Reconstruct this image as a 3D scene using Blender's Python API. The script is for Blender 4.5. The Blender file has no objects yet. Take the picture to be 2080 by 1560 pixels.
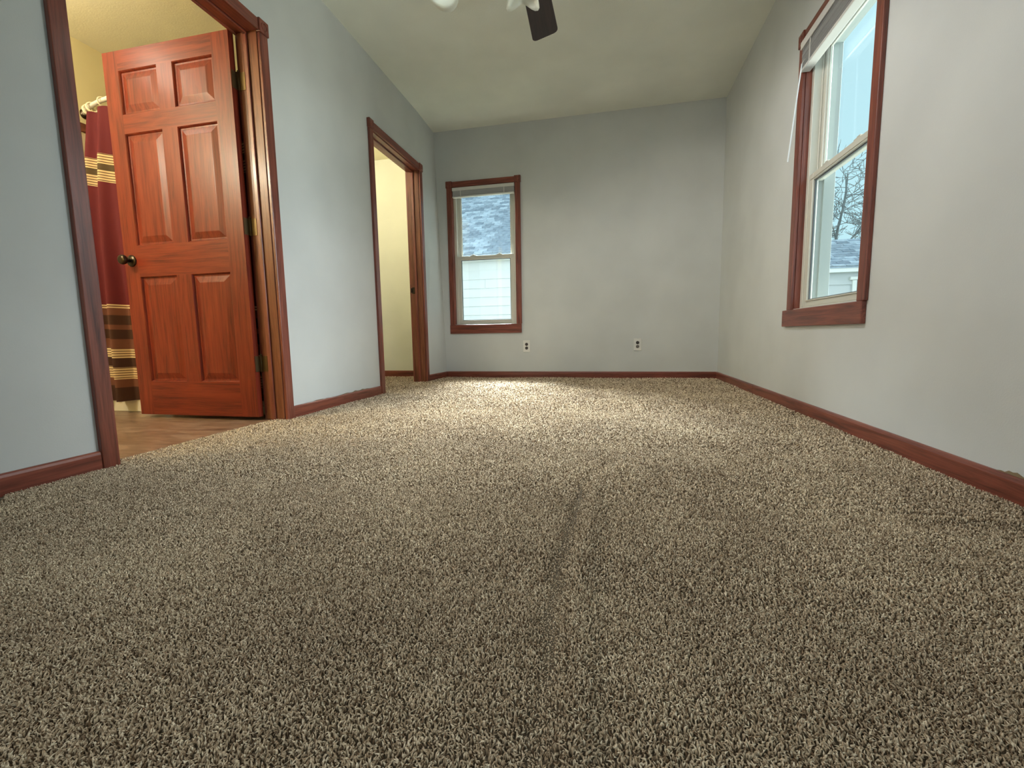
import bpy, bmesh, math, random
import numpy as np
from mathutils import Matrix, Vector

random.seed(7)
rng = np.random.default_rng(11)
S = bpy.context.scene
COL = S.collection

# ------------------------------------------------------------------ camera, world, lights, exposure
H = 0.4538
YAW, PITCH, ROLL = 0.2150, -0.1113, -0.0167
right = Vector((math.cos(YAW), math.sin(YAW), 0))
fw0 = Vector((-math.sin(YAW), math.cos(YAW), 0))
fwd = fw0 * math.cos(PITCH) + Vector((0, 0, 1)) * math.sin(PITCH)
up = -fw0 * math.sin(PITCH) + Vector((0, 0, 1)) * math.cos(PITCH)
r2 = right * math.cos(ROLL) + up * math.sin(ROLL)
u2 = -right * math.sin(ROLL) + up * math.cos(ROLL)
cam = bpy.data.cameras.new('camera')
cam.sensor_width = 36.0
cam.lens = 892.78 / 2080 * 36
cam.clip_start = 0.01
cam.clip_end = 200
camo = bpy.data.objects.new('camera', cam)
COL.objects.link(camo)
camo.matrix_world = Matrix(((r2.x, u2.x, -fwd.x, 0), (r2.y, u2.y, -fwd.y, 0), (r2.z, u2.z, -fwd.z, H), (0, 0, 0, 1)))
S.camera = camo

W = bpy.data.worlds.new('overcast_sky')
S.world = W
W.use_nodes = True
bg = W.node_tree.nodes['Background']
bg.inputs[0].default_value = (0.56, 0.89, 0.99, 1)
bg.inputs[1].default_value = 1.08


def light(kind, name, loc, energy, color, aim=None, **kw):
    d = bpy.data.lights.new(name, kind)
    d.energy = energy
    d.color = color
    for k, v in kw.items():
        setattr(d, k, v)
    o = bpy.data.objects.new(name, d)
    COL.objects.link(o)
    o.location = loc
    if aim is not None:
        o.rotation_euler = (Vector(aim) - Vector(loc)).to_track_quat('-Z', 'Y').to_euler()
    return o


light('SUN', 'sun_through_cloud', (6, -4, 8), 1.35, (1.0, 0.97, 0.92), aim=(0, 2, 0), angle=math.radians(70))
light('AREA', 'daylight_side_window', (6.0, 3.15, 2.2), 400, (0.80, 0.93, 1.0), aim=(-1.5, 2.2, 0.9), shape='RECTANGLE', size=2.6, size_y=2.0)
light('AREA', 'daylight_side_window_sky', (3.6, 3.35, 3.0), 320, (0.82, 0.94, 1.0), aim=(-0.6, 1.8, 0.1), shape='RECTANGLE', size=2.0, size_y=1.8)
light('AREA', 'daylight_ground_bounce', (4.0, 3.1, 0.0), 205, (0.95, 1.0, 0.88), aim=(-1.4, 2.4, 2.3), shape='RECTANGLE', size=2.2, size_y=1.2)
light('AREA', 'daylight_far_window', (-2.3, 7.2, 3.8), 850, (0.84, 0.94, 1.0), aim=(-0.6, 2.9, 0.0), shape='RECTANGLE', size=2.2, size_y=1.4, spread=math.radians(85))
light('AREA', 'back_fill_area', (-1.60, -0.95, 1.5), 8, (1.0, 0.96, 0.88), aim=(1.05, 1.7, 0.95), shape='RECTANGLE', size=0.8, size_y=1.0, spread=math.radians(85))  # added fill lamp inside the room, no window stands at this spot
light('POINT', 'bathroom_ceiling_lamp', (-2.86, 1.62, 2.2), 6.5, (1.0, 0.94, 0.77), shadow_soft_size=0.10)
light('POINT', 'bathroom_vanity_lamp', (-3.10, 0.60, 1.95), 62, (1.0, 0.94, 0.77), shadow_soft_size=0.08)
light('POINT', 'closet_lamp', (-2.62, 3.55, 2.2), 22, (1.0, 0.95, 0.78), shadow_soft_size=0.08)

S.view_settings.view_transform = 'Standard'
S.view_settings.look = 'None'
S.view_settings.exposure = 0.0
S.view_settings.gamma = 1.0
S.view_settings.use_curve_mapping = False

# ------------------------------------------------------------------ dimensions
L, R, D, C = -1.7879, 1.048, 4.6072, 2.5802
WT = 0.117                      # left wall thickness
LB = L - WT
BACK = -1.25
BX = -3.285                     # bathroom far wall
BZ = 2.35                       # bathroom ceiling
CZ = 2.41                       # closet ceiling
PY0, PY1 = 3.05, 3.13           # partition bathroom / closet
CY = 4.71                       # closet end wall
CX = -3.0


# ------------------------------------------------------------------ mesh helpers
class MB:
    """collects geometry in world coordinates"""

    def __init__(self):
        self.bm = bmesh.new()

    def box(self, x0, x1, y0, y1, z0, z1, bev=0.0, seg=1):
        t = bmesh.new()
        v = [t.verts.new((x, y, z)) for x in (x0, x1) for y in (y0, y1) for z in (z0, z1)]
        for f in ((0, 1, 3, 2), (4, 6, 7, 5), (0, 4, 5, 1), (2, 3, 7, 6), (0, 2, 6, 4), (1, 5, 7, 3)):
            t.faces.new([v[i] for i in f])
        bmesh.ops.recalc_face_normals(t, faces=t.faces)
        if bev > 0:
            bmesh.ops.bevel(t, geom=list(t.edges), offset=bev, segments=seg, profile=0.5, affect='EDGES')
        self._merge(t)
        return self

    def _merge(self, t):
        m = bpy.data.meshes.new('tmp')
        t.to_mesh(m)
        t.free()
        self.bm.from_mesh(m)
        bpy.data.meshes.remove(m)

    def hexa(self, pts):
        v = [self.bm.verts.new(p) for p in pts]     # order as in box
        fs = [self.bm.faces.new([v[i] for i in f]) for f in ((0, 1, 3, 2), (4, 6, 7, 5), (0, 4, 5, 1), (2, 3, 7, 6), (0, 2, 6, 4), (1, 5, 7, 3))]
        bmesh.ops.recalc_face_normals(self.bm, faces=fs)
        return self

    def faces(self, pts, fcs):
        v = [self.bm.verts.new(p) for p in pts]
        for f in fcs:
            self.bm.faces.new([v[i] for i in f])
        return self

    def prism(self, poly, axis, a0, a1):
        """extrude a 2D polygon (in the two other axes, cyclic order) from a0 to a1 along axis"""
        def p(q, a):
            return {'x': (a, q[0], q[1]), 'y': (q[0], a, q[1]), 'z': (q[0], q[1], a)}[axis]
        n = len(poly)
        v0 = [self.bm.verts.new(p(q, a0)) for q in poly]
        v1 = [self.bm.verts.new(p(q, a1)) for q in poly]
        fs = [self.bm.faces.new(v0), self.bm.faces.new(v1)]
        for i in range(n):
            j = (i + 1) % n
            fs.append(self.bm.faces.new((v0[i], v0[j], v1[j], v1[i])))
        bmesh.ops.recalc_face_normals(self.bm, faces=fs)
        return self

    def tube(self, pts, rads, n=10, cap=True):
        pts = [Vector(p) for p in pts]
        if not hasattr(rads, '__len__'):
            rads = [rads] * len(pts)
        rings = []
        prev = None
        for i, p in enumerate(pts):
            d = (pts[min(i + 1, len(pts) - 1)] - pts[max(i - 1, 0)]).normalized()
            a = prev if prev is not None else (Vector((0, 0, 1)) if abs(d.z) < 0.9 else Vector((1, 0, 0)))
            s = d.cross(a)
            if s.length < 1e-6:
                s = d.cross(Vector((0.3, 1, 0.2)))
            s.normalize()
            t = s.cross(d).normalized()
            prev = t
            rings.append([self.bm.verts.new(p + (s * math.cos(2 * math.pi * k / n) + t * math.sin(2 * math.pi * k / n)) * rads[i]) for k in range(n)])
        fs = []
        for a, b in zip(rings, rings[1:]):
            for k in range(n):
                fs.append(self.bm.faces.new((a[k], a[(k + 1) % n], b[(k + 1) % n], b[k])))
        if cap:
            fs.append(self.bm.faces.new(rings[0]))
            fs.append(self.bm.faces.new(rings[-1]))
        bmesh.ops.recalc_face_normals(self.bm, faces=fs)
        return self

    def lathe(self, origin, axis, prof, n=20):
        """prof: (distance along axis, radius)"""
        o, a = Vector(origin), Vector(axis).normalized()
        return self.tube_axis(o, a, prof, n)

    def tube_axis(self, o, a, prof, n):
        s = a.cross(Vector((0, 0, 1)) if abs(a.z) < 0.9 else Vector((1, 0, 0))).normalized()
        t = s.cross(a)
        rings = [[self.bm.verts.new(o + a * d + (s * math.cos(2 * math.pi * k / n) + t * math.sin(2 * math.pi * k / n)) * max(r, 1e-4)) for k in range(n)] for d, r in prof]
        fs = []
        for p, q in zip(rings, rings[1:]):
            for k in range(n):
                fs.append(self.bm.faces.new((p[k], p[(k + 1) % n], q[(k + 1) % n], q[k])))
        fs += [self.bm.faces.new(rings[0]), self.bm.faces.new(rings[-1])]
        bmesh.ops.recalc_face_normals(self.bm, faces=fs)
        return self

    def torus(self, c, axis, R_, r, n=16, m=8):
        c, a = Vector(c), Vector(axis).normalized()
        s = a.cross(Vector((0, 0, 1)) if abs(a.z) < 0.9 else Vector((1, 0, 0))).normalized()
        t = s.cross(a)
        rings = []
        for i in range(n):
            th = 2 * math.pi * i / n
            d = s * math.cos(th) + t * math.sin(th)
            rings.append([self.bm.verts.new(c + d * (R_ + r * math.cos(2 * math.pi * k / m)) + a * r * math.sin(2 * math.pi * k / m)) for k in range(m)])
        for i in range(n):
            p, q = rings[i], rings[(i + 1) % n]
            for k in range(m):
                self.bm.faces.new((p[k], p[(k + 1) % m], q[(k + 1) % m], q[k]))
        return self


ORG = {}


def tag(o, label=None, cat=None, group=None, kind=None):
    if label: o['label'] = label
    if cat: o['category'] = cat
    if group: o['group'] = group
    if kind: o['kind'] = kind
    return o


def empty(name, loc, label=None, cat=None, group=None, kind=None):
    o = bpy.data.objects.new(name, None)
    o.empty_display_size = 0.1
    COL.objects.link(o)
    o.location = loc
    ORG[o.name] = Vector(loc)
    return tag(o, label, cat, group, kind)


def build(name, mb, mat, parent=None, smooth=False, label=None, cat=None, group=None, kind=None, normals=False, flip=None):
    bm = mb.bm
    if normals:
        bmesh.ops.recalc_face_normals(bm, faces=bm.faces)
    lo = Vector([min(v.co[i] for v in bm.verts) for i in range(3)])
    hi = Vector([max(v.co[i] for v in bm.verts) for i in range(3)])
    c = (lo + hi) / 2
    bmesh.ops.translate(bm, verts=bm.verts, vec=-c)
    me = bpy.data.meshes.new(name)
    bm.to_mesh(me)
    bm.free()
    for m in (mat if isinstance(mat, (list, tuple)) else [mat]):
        me.materials.append(m)
    if smooth:
        me.polygons.foreach_set('use_smooth', [True] * len(me.polygons))
    o = bpy.data.objects.new(name, me)
    COL.objects.link(o)
    ORG[o.name] = c
    if parent is not None:
        o.parent = parent
        o.location = c - ORG[parent.name]
    else:
        o.location = c
    return tag(o, label, cat, group, kind)


def smooth_by_angle(o, deg=35):
    me = o.data
    me.polygons.foreach_set('use_smooth', [True] * len(me.polygons))
    try:
        me.set_sharp_from_angle(angle=math.radians(deg))
    except Exception:
        pass
    return o


# ------------------------------------------------------------------ materials
def mat(name, color=(0.5, 0.5, 0.5), rough=0.6, metal=0.0, spec=0.5, coat=0.0):
    m = bpy.data.materials.new(name)
    m.use_nodes = True
    b = m.node_tree.nodes['Principled BSDF']
    b.inputs['Base Color'].default_value = (*color, 1)
    b.inputs['Roughness'].default_value = rough
    b.inputs['Metallic'].default_value = metal
    b.inputs['Specular IOR Level'].default_value = spec
    b.inputs['Coat Weight'].default_value = coat
    b.inputs['Coat Roughness'].default_value = 0.2
    return m, m.node_tree, b


def N(nt, t, **kw):
    n = nt.nodes.new(t)
    for k, v in kw.items():
        if k.startswith('i_'):
            n.inputs[k[2:].replace('_', ' ')].default_value = v
        else:
            setattr(n, k, v)
    return n


def ramp(nt, stops):
    r = nt.nodes.new('ShaderNodeValToRGB')
    e = r.color_ramp.elements
    while len(e) < len(stops):
        e.new(0.5)
    for el, (p, c) in zip(e, stops):
        el.position = p
        el.color = (*c, 1)
    return r


def bump(nt, b, src, strength, dist=0.01):
    n = nt.nodes.new('ShaderNodeBump')
    n.inputs['Strength'].default_value = strength
    n.inputs['Distance'].default_value = dist
    nt.links.new(src, n.inputs['Height'])
    nt.links.new(n.outputs[0], b.inputs['Normal'])


def paint(name, color, peel=220.0, strength=0.12, rough=0.75, var=0.05):
    m, nt, b = mat(name, color, rough, spec=0.3)
    tc = N(nt, 'ShaderNodeTexCoord')
    nz = N(nt, 'ShaderNodeTexNoise', i_Scale=peel, i_Detail=2.0)
    nt.links.new(tc.outputs['Object'], nz.inputs['Vector'])
    big = N(nt, 'ShaderNodeTexNoise', i_Scale=2.2, i_Detail=3.0)
    nt.links.new(tc.outputs['Object'], big.inputs['Vector'])
    rp = ramp(nt, [(0.3, tuple(c * (1 - var) for c in color)), (0.7, tuple(min(1, c * (1 + var)) for c in color))])
    nt.links.new(big.outputs[0], rp.inputs[0])
    nt.links.new(rp.outputs[0], b.inputs['Base Color'])
    bump(nt, b, nz.outputs[0], strength, 0.002)
    return m


def wood(name, axis, dark, mid, light_, rough=0.38, coat=0.25, grain=1.0, spec=0.5):
    m, nt, b = mat(name, mid, rough, coat=coat, spec=spec)
    tc = N(nt, 'ShaderNodeTexCoord')
    oi = N(nt, 'ShaderNodeObjectInfo')
    mul = N(nt, 'ShaderNodeMath', operation='MULTIPLY')
    mul.inputs[1].default_value = 37.0
    nt.links.new(oi.outputs['Random'], mul.inputs[0])
    add = N(nt, 'ShaderNodeVectorMath', operation='ADD')
    nt.links.new(tc.outputs['Object'], add.inputs[0])
    nt.links.new(mul.outputs[0], add.inputs[1])
    mp = N(nt, 'ShaderNodeMapping')
    sc = [26 * grain] * 3
    sc['xyz'.index(axis)] = 1.6 * grain
    mp.inputs['Scale'].default_value = sc
    nt.links.new(add.outputs[0], mp.inputs[0])
    n1 = N(nt, 'ShaderNodeTexNoise', i_Scale=1.6, i_Detail=5.0, i_Roughness=0.65, i_Distortion=0.7)
    nt.links.new(mp.outputs[0], n1.inputs['Vector'])
    mp2 = N(nt, 'ShaderNodeMapping')
    sc2 = [170 * grain] * 3
    sc2['xyz'.index(axis)] = 5 * grain
    mp2.inputs['Scale'].default_value = sc2
    nt.links.new(add.outputs[0], mp2.inputs[0])
    n2 = N(nt, 'ShaderNodeTexNoise', i_Scale=1.0, i_Detail=2.0)
    nt.links.new(mp2.outputs[0], n2.inputs['Vector'])
    rp = ramp(nt, [(0.30, dark), (0.50, mid), (0.72, light_)])
    nt.links.new(n1.outputs[0], rp.inputs[0])
    rp2 = ramp(nt, [(0.36, (0.55, 0.55, 0.55)), (0.5, (1, 1, 1))])
    nt.links.new(n2.outputs[0], rp2.inputs[0])
    mx = N(nt, 'ShaderNodeMix', data_type='RGBA', blend_type='MULTIPLY')
    mx.inputs[0].default_value = 0.5
    nt.links.new(rp.outputs[0], mx.inputs[6])
    nt.links.new(rp2.outputs[0], mx.inputs[7])
    nt.links.new(mx.outputs[2], b.inputs['Base Color'])
    bump(nt, b, n2.outputs[0], 0.10, 0.001)
    return m


M = {}
M['wall'] = paint('wall_paint_grey', (0.605, 0.62, 0.61))
M['ceiling'] = paint('ceiling_paint', (0.83, 0.835, 0.74), peel=130, strength=0.35)
M['bath'] = paint('bathroom_paint_yellow', (0.80, 0.71, 0.44), peel=150)
M['bathceil'] = paint('bathroom_ceiling_paint', (0.86, 0.80, 0.58), peel=120, strength=0.3)
M['closet'] = paint('closet_paint_yellow', (0.76, 0.755, 0.64), peel=90, strength=0.4)
WD, WM, WL = (0.085, 0.018, 0.010), (0.205, 0.048, 0.028), (0.29, 0.082, 0.047)
for a in 'xyz':
    M['wood_' + a] = wood('stained_oak_' + a, a, WD, WM, WL)
DD, DM, DL = (0.090, 0.010, 0.005), (0.170, 0.022, 0.0095), (0.215, 0.033, 0.014)
for a in 'xz':
    M['door_' + a] = wood('door_oak_' + a, a, DD, DM, DL, rough=0.36, coat=0.04, spec=0.32)
M['wood_in'] = wood('jamb_oak_z', 'z', (0.09, 0.025, 0.012), (0.20, 0.065, 0.032), (0.27, 0.10, 0.05), coat=0.08, spec=0.4)
M['vinyl'] = mat('window_vinyl', (0.62, 0.61, 0.54), 0.4)[0]
M['exterior'] = mat('exterior_trim', (0.36, 0.40, 0.385), 0.6)[0]
M['gasket'] = mat('window_gasket', (0.10, 0.11, 0.12), 0.5)[0]
M['blind'] = mat('blind_white', (0.70, 0.69, 0.66), 0.45)[0]
M['slat'] = mat('blind_slat_shaded', (0.40, 0.40, 0.41), 0.4)[0]  # slat grey has the shade and backlight of the raised stack painted in
M['wand'] = mat('wand_clear', (0.85, 0.88, 0.90), 0.15)[0]
M['bronze'] = mat('aged_bronze', (0.055, 0.04, 0.028), 0.28, 0.9)[0]
M['brass'] = mat('antique_brass', (0.16, 0.11, 0.055), 0.4, 0.9)[0]
M['plate'] = mat('outlet_plate', (0.75, 0.74, 0.70), 0.4)[0]
M['socket'] = mat('socket_brown', (0.045, 0.035, 0.03), 0.5)[0]
M['socket2'] = mat('socket_grey_brown', (0.16, 0.14, 0.12), 0.5)[0]
M['slot'] = mat('socket_slot', (0.01, 0.01, 0.01), 0.7)[0]
M['tub'] = mat('tub_enamel', (0.72, 0.66, 0.55), 0.25)[0]
M['surround'] = mat('tub_surround', (0.75, 0.62, 0.45), 0.35)[0]
M['rod'] = mat('curtain_rod_white', (0.78, 0.74, 0.66), 0.25)[0]
M['ring'] = mat('curtain_ring_cream', (0.80, 0.70, 0.50), 0.3)[0]
M['fan_blade'] = wood('fan_blade_walnut', 'y', (0.012, 0.006, 0.005), (0.026, 0.012, 0.010), (0.04, 0.02, 0.016), rough=0.45, coat=0.1)
M['fan_metal'] = mat('fan_brass', (0.32, 0.24, 0.12), 0.3, 0.9)[0]
M['fascia'] = mat('white_painted_fascia', (0.78, 0.78, 0.76), 0.6)[0]
M['siding'] = paint('white_siding_paint', (0.55, 0.57, 0.58), peel=40, strength=0.1, var=0.02)
M['ground'] = paint('winter_lawn', (0.22, 0.23, 0.14), peel=60, strength=0.5, var=0.25)
M['bark'] = mat('grey_bark', (0.25, 0.275, 0.28), 0.9)[0]
M['bulb'] = mat('bulb_glass', (0.8, 0.8, 0.75), 0.3)[0]


def shade_glass():
    m, nt, b = mat('frosted_shade_glass', (0.90, 0.91, 0.86), 0.25)
    b.inputs['Transmission Weight'].default_value = 0.0
    b.inputs['Subsurface Weight'].default_value = 0.0
    tr = N(nt, 'ShaderNodeBsdfTranslucent')
    tr.inputs[0].default_value = (0.85, 0.86, 0.78, 1)
    mx = N(nt, 'ShaderNodeMixShader')
    mx.inputs[0].default_value = 0.5
    out = nt.nodes['Material Output']
    nt.links.new(b.outputs[0], mx.inputs[1])
    nt.links.new(tr.outputs[0], mx.inputs[2])
    nt.links.new(mx.outputs[0], out.inputs[0])
    return m


M['shade'] = shade_glass()


def pane_glass():
    m = bpy.data.materials.new('window_glass')
    m.use_nodes = True
    nt = m.node_tree
    nt.nodes.clear()
    out = N(nt, 'ShaderNodeOutputMaterial')
    tr = N(nt, 'ShaderNodeBsdfTransparent')
    tr.inputs[0].default_value = (0.985, 0.995, 0.99, 1)
    gl = N(nt, 'ShaderNodeBsdfGlossy')
    gl.inputs['Roughness'].default_value = 0.02
    lw = N(nt, 'ShaderNodeLayerWeight')
    pw = N(nt, 'ShaderNodeMath', operation='POWER')
    pw.inputs[1].default_value = 5.0
    nt.links.new(lw.outputs['Facing'], pw.inputs[0])
    fr = N(nt, 'ShaderNodeMath', operation='MULTIPLY_ADD')
    fr.inputs[1].default_value = 0.35
    fr.inputs[2].default_value = 0.04
    nt.links.new(pw.outputs[0], fr.inputs[0])
    mx = N(nt, 'ShaderNodeMixShader')
    nt.links.new(fr.outputs[0], mx.inputs[0])
    nt.links.new(tr.outputs[0], mx.inputs[1])
    nt.links.new(gl.outputs[0], mx.inputs[2])
    nt.links.new(mx.outputs[0], out.inputs[0])
    return m


M['glass'] = pane_glass()


def shingle_mat():
    m, nt, b = mat('asphalt_shingle', (0.3, 0.33, 0.36), 0.9, spec=0.2)
    oi = N(nt, 'ShaderNodeObjectInfo')
    tc = N(nt, 'ShaderNodeTexCoord')
    nz = N(nt, 'ShaderNodeTexNoise', i_Scale=14.0, i_Detail=4.0)
    nt.links.new(tc.outputs['Object'], nz.inputs['Vector'])
    add = N(nt, 'ShaderNodeMath', operation='ADD')
    nt.links.new(oi.outputs['Random'], add.inputs[0])
    nt.links.new(nz.outputs[0], add.inputs[1])
    rp = ramp(nt, [(0.35, (0.22, 0.27, 0.33)), (0.75, (0.38, 0.45, 0.53)), (1.0, (0.52, 0.60, 0.68))])
    dv = N(nt, 'ShaderNodeMath', operation='MULTIPLY')
    dv.inputs[1].default_value = 0.62
    nt.links.new(add.outputs[0], dv.inputs[0])
    nt.links.new(dv.outputs[0], rp.inputs[0])
    nt.links.new(rp.outputs[0], b.inputs['Base Color'])
    return m


M['shingle'] = shingle_mat()


def bath_floor_mat():
    m, nt, b = mat('bathroom_vinyl_floor', (0.5, 0.33, 0.2), 0.32)
    tc = N(nt, 'ShaderNodeTexCoord')
    mp = N(nt, 'ShaderNodeMapping')
    mp.inputs['Rotation'].default_value = (0, 0, 0.55)
    mp.inputs['Scale'].default_value = (2.4, 9, 1)
    nt.links.new(tc.outputs['Object'], mp.inputs[0])
    nz = N(nt, 'ShaderNodeTexNoise', i_Scale=2.0, i_Detail=6.0, i_Roughness=0.6, i_Distortion=1.2)
    nt.links.new(mp.outputs[0], nz.inputs['Vector'])
    rp = ramp(nt, [(0.32, (0.135, 0.075, 0.047)), (0.5, (0.22, 0.138, 0.092)), (0.68, (0.34, 0.24, 0.17))])
    nt.links.new(nz.outputs[0], rp.inputs[0])
    nt.links.new(rp.outputs[0], b.inputs['Base Color'])
    return m


M['bathfloor'] = bath_floor_mat()


def curtain_mat():
    """woven stripes by height above the hem; stored in the mesh as attribute 'hgt'"""
    m, nt, b = mat('curtain_cloth', (0.2, 0.03, 0.03), 0.75, spec=0.25)
    at = N(nt, 'ShaderNodeAttribute', attribute_name='hgt')
    cream, olive, burg = (0.62, 0.47, 0.26), (0.085, 0.055, 0.025), (0.115, 0.012, 0.017)
    brown, dbrown = (0.15, 0.055, 0.032), (0.055, 0.022, 0.014)
    z0, z1 = 0.0, 1.9
    stops = [(0.0, dbrown), (0.17, brown), (0.217, cream), (0.29, dbrown), (0.353, cream), (0.413, brown), (0.47, dbrown), (0.53, brown),
             (0.56, dbrown), (0.62, brown), (0.663, cream), (0.672, brown), (0.681, cream), (0.69, burg), (1.423, cream), (1.486, olive), (1.526, cream), (1.583, burg)]
    dv = N(nt, 'ShaderNodeMath', operation='DIVIDE')
    dv.inputs[1].default_value = z1
    nt.links.new(at.outputs['Fac'], dv.inputs[0])
    rp = ramp(nt, [(z / z1, c) for z, c in stops])
    rp.color_ramp.interpolation = 'CONSTANT'
    nt.links.new(dv.outputs[0], rp.inputs[0])
    # thin dark threads inside the cream bands
    mu = N(nt, 'ShaderNodeMath', operation='MULTIPLY')
    mu.inputs[1].default_value = 2 * math.pi / 0.0152
    nt.links.new(at.outputs['Fac'], mu.inputs[0])
    sn = N(nt, 'ShaderNodeMath', operation='SINE')
    nt.links.new(mu.outputs[0], sn.inputs[0])
    gt = N(nt, 'ShaderNodeMath', operation='GREATER_THAN')
    gt.inputs[1].default_value = 0.45
    nt.links.new(sn.outputs[0], gt.inputs[0])
    cm = ramp(nt, [(0, (0, 0, 0)), (0.217 / z1, (1, 1, 1)), (0.29 / z1, (0, 0, 0)), (0.353 / z1, (1, 1, 1)), (0.413 / z1, (0, 0, 0)),
                   (1.423 / z1, (1, 1, 1)), (1.486 / z1, (0, 0, 0)), (1.526 / z1, (1, 1, 1)), (1.583 / z1, (0, 0, 0))])
    cm.color_ramp.interpolation = 'CONSTANT'
    nt.links.new(dv.outputs[0], cm.inputs[0])
    an = N(nt, 'ShaderNodeMath', operation='MULTIPLY')
    nt.links.new(gt.outputs[0], an.inputs[0])
    nt.links.new(cm.outputs[0], an.inputs[1])
    mx = N(nt, 'ShaderNodeMix', data_type='RGBA')
    nt.links.new(an.outputs[0], mx.inputs[0])
    nt.links.new(rp.outputs[0], mx.inputs[6])
    mx.inputs[7].default_value = (0.12, 0.055, 0.03, 1)
    nt.links.new(mx.outputs[2], b.inputs['Base Color'])
    return m


M['curtain'] = curtain_mat()


def carpet_mat(name, base):
    m, nt, b = mat(name, (0.3, 0.24, 0.17), 0.95, spec=0.1)
    geo = N(nt, 'ShaderNodeNewGeometry')
    big = N(nt, 'ShaderNodeTexNoise', i_Scale=2.6, i_Detail=4.0)
    nt.links.new(geo.outputs['Position'], big.inputs['Vector'])
    if base:
        fine = N(nt, 'ShaderNodeTexNoise', i_Scale=240.0, i_Detail=2.0)
        nt.links.new(geo.outputs['Position'], fine.inputs['Vector'])
        src = fine.outputs[0]
    else:
        at = N(nt, 'ShaderNodeAttribute', attribute_name='tint')
        src = at.outputs['Fac']
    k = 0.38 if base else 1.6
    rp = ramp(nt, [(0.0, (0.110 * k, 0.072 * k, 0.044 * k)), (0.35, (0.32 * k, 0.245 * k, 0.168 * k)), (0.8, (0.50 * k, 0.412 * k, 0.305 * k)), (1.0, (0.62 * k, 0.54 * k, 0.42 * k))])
    nt.links.new(src, rp.inputs[0])
    rb = ramp(nt, [(0.35, (0.84, 0.82, 0.80)), (0.65, (1.06, 1.06, 1.04))])
    nt.links.new(big.outputs[0], rb.inputs[0])
    mx = N(nt, 'ShaderNodeMix', data_type='RGBA', blend_type='MULTIPLY')
    mx.inputs[0].default_value = 1.0
    nt.links.new(rp.outputs[0], mx.inputs[6])
    nt.links.new(rb.outputs[0], mx.inputs[7])
    nt.links.new(mx.outputs[2], b.inputs['Base Color'])
    return m


M['carpet'] = carpet_mat('carpet_yarn', False)
M['carpet_base'] = carpet_mat('carpet_backing', True)

# ------------------------------------------------------------------ room shell
J1A, J1B, J1Z = 1.2545, 2.1285, 2.040          # door 1 jamb faces and head
J2A, J2B, J2Z = 3.2716, 4.1229, 2.030          # door 2
JT = 0.018
FAR_X0, FAR_X1 = -1.6785, -0.8847              # far window casing, outer
RW_Y0, RW_Y1 = 2.107, 2.916                    # side window casing, outer
WZ0, WZ1 = 0.575, 2.005                        # window opening in the wall
CW = 0.056


def corner_x(z):
    """the far left corner of the room is out of plumb by a few centimetres"""
    return L + 0.048 - 0.067 * z / C


mb = MB()
mb.box(LB, L, BACK, J1A - JT, -0.02, C)
mb.box(LB, L, J1A - JT, J1B + JT, J1Z + JT, C)
mb.box(LB, L, J1B + JT, J2A - JT, -0.02, C)
mb.box(LB, L, J2A - JT, J2B + JT, J2Z + JT, C)
y0 = J2B + JT
mb.hexa([(LB, y0, -0.02), (LB, y0, C), (LB, D, -0.02), (LB, D, C), (L, y0, -0.02), (L, y0, C), (corner_x(0), D, -0.02), (corner_x(C), D, C)])
o = build('wall_left', mb, [M['wall'], M['bath']], kind='structure', label='pale grey painted wall with the two doorways', cat='wall')
for p in o.data.polygons:
    if p.normal.x < -0.9 and ORG[o.name].x + p.center.x < LB + 0.01:
        p.material_index = 1

mb = MB()
ox0, ox1 = FAR_X0 + CW - 0.012, FAR_X1 - CW + 0.012
mb.box(CX, ox0, D, D + 0.14, -0.02, C + 0.1) if False else None
for b_ in ((LB, ox0, -0.02, C + 0.05), (ox1, R + 0.14, -0.02, C + 0.05), (ox0, ox1, -0.02, WZ0), (ox0, ox1, WZ1, C + 0.05)):
    mb.box(b_[0], b_[1], D, D + 0.14, b_[2], b_[3])
build('wall_far', mb, M['wall'], kind='structure', label='grey far wall with a small window and two outlets', cat='wall')
mb = MB()
oy0, oy1 = RW_Y0 + CW - 0.012, RW_Y1 - CW + 0.012
for b_ in ((BACK, oy0, -0.02, C + 0.05), (oy1, D, -0.02, C + 0.05), (oy0, oy1, -0.02, WZ0), (oy0, oy1, WZ1, C + 0.05)):
    mb.box(R, R + 0.14, b_[0], b_[1], b_[2], b_[3])
build('wall_right', mb, M['wall'], kind='structure', label='grey side wall with the tall window', cat='wall')
mb = MB()
for b_ in ((LB, -0.7, -0.02, C), (1.0, R, -0.02, C), (-0.7, 1.0, -0.02, 0.75), (-0.7, 1.0, 2.1, C)):
    mb.box(b_[0], b_[1], BACK - 0.12, BACK, b_[2], b_[3])
build('wall_back', mb, M['wall'], kind='structure', label='grey wall behind the viewer with a wide window opening', cat='wall')
mb = MB()
mb.box(LB, R + 0.14, BACK - 0.12, D, C, C + 0.06)
build('ceiling', mb, M['ceiling'], kind='structure', label='cream textured bedroom ceiling', cat='ceiling')

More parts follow.
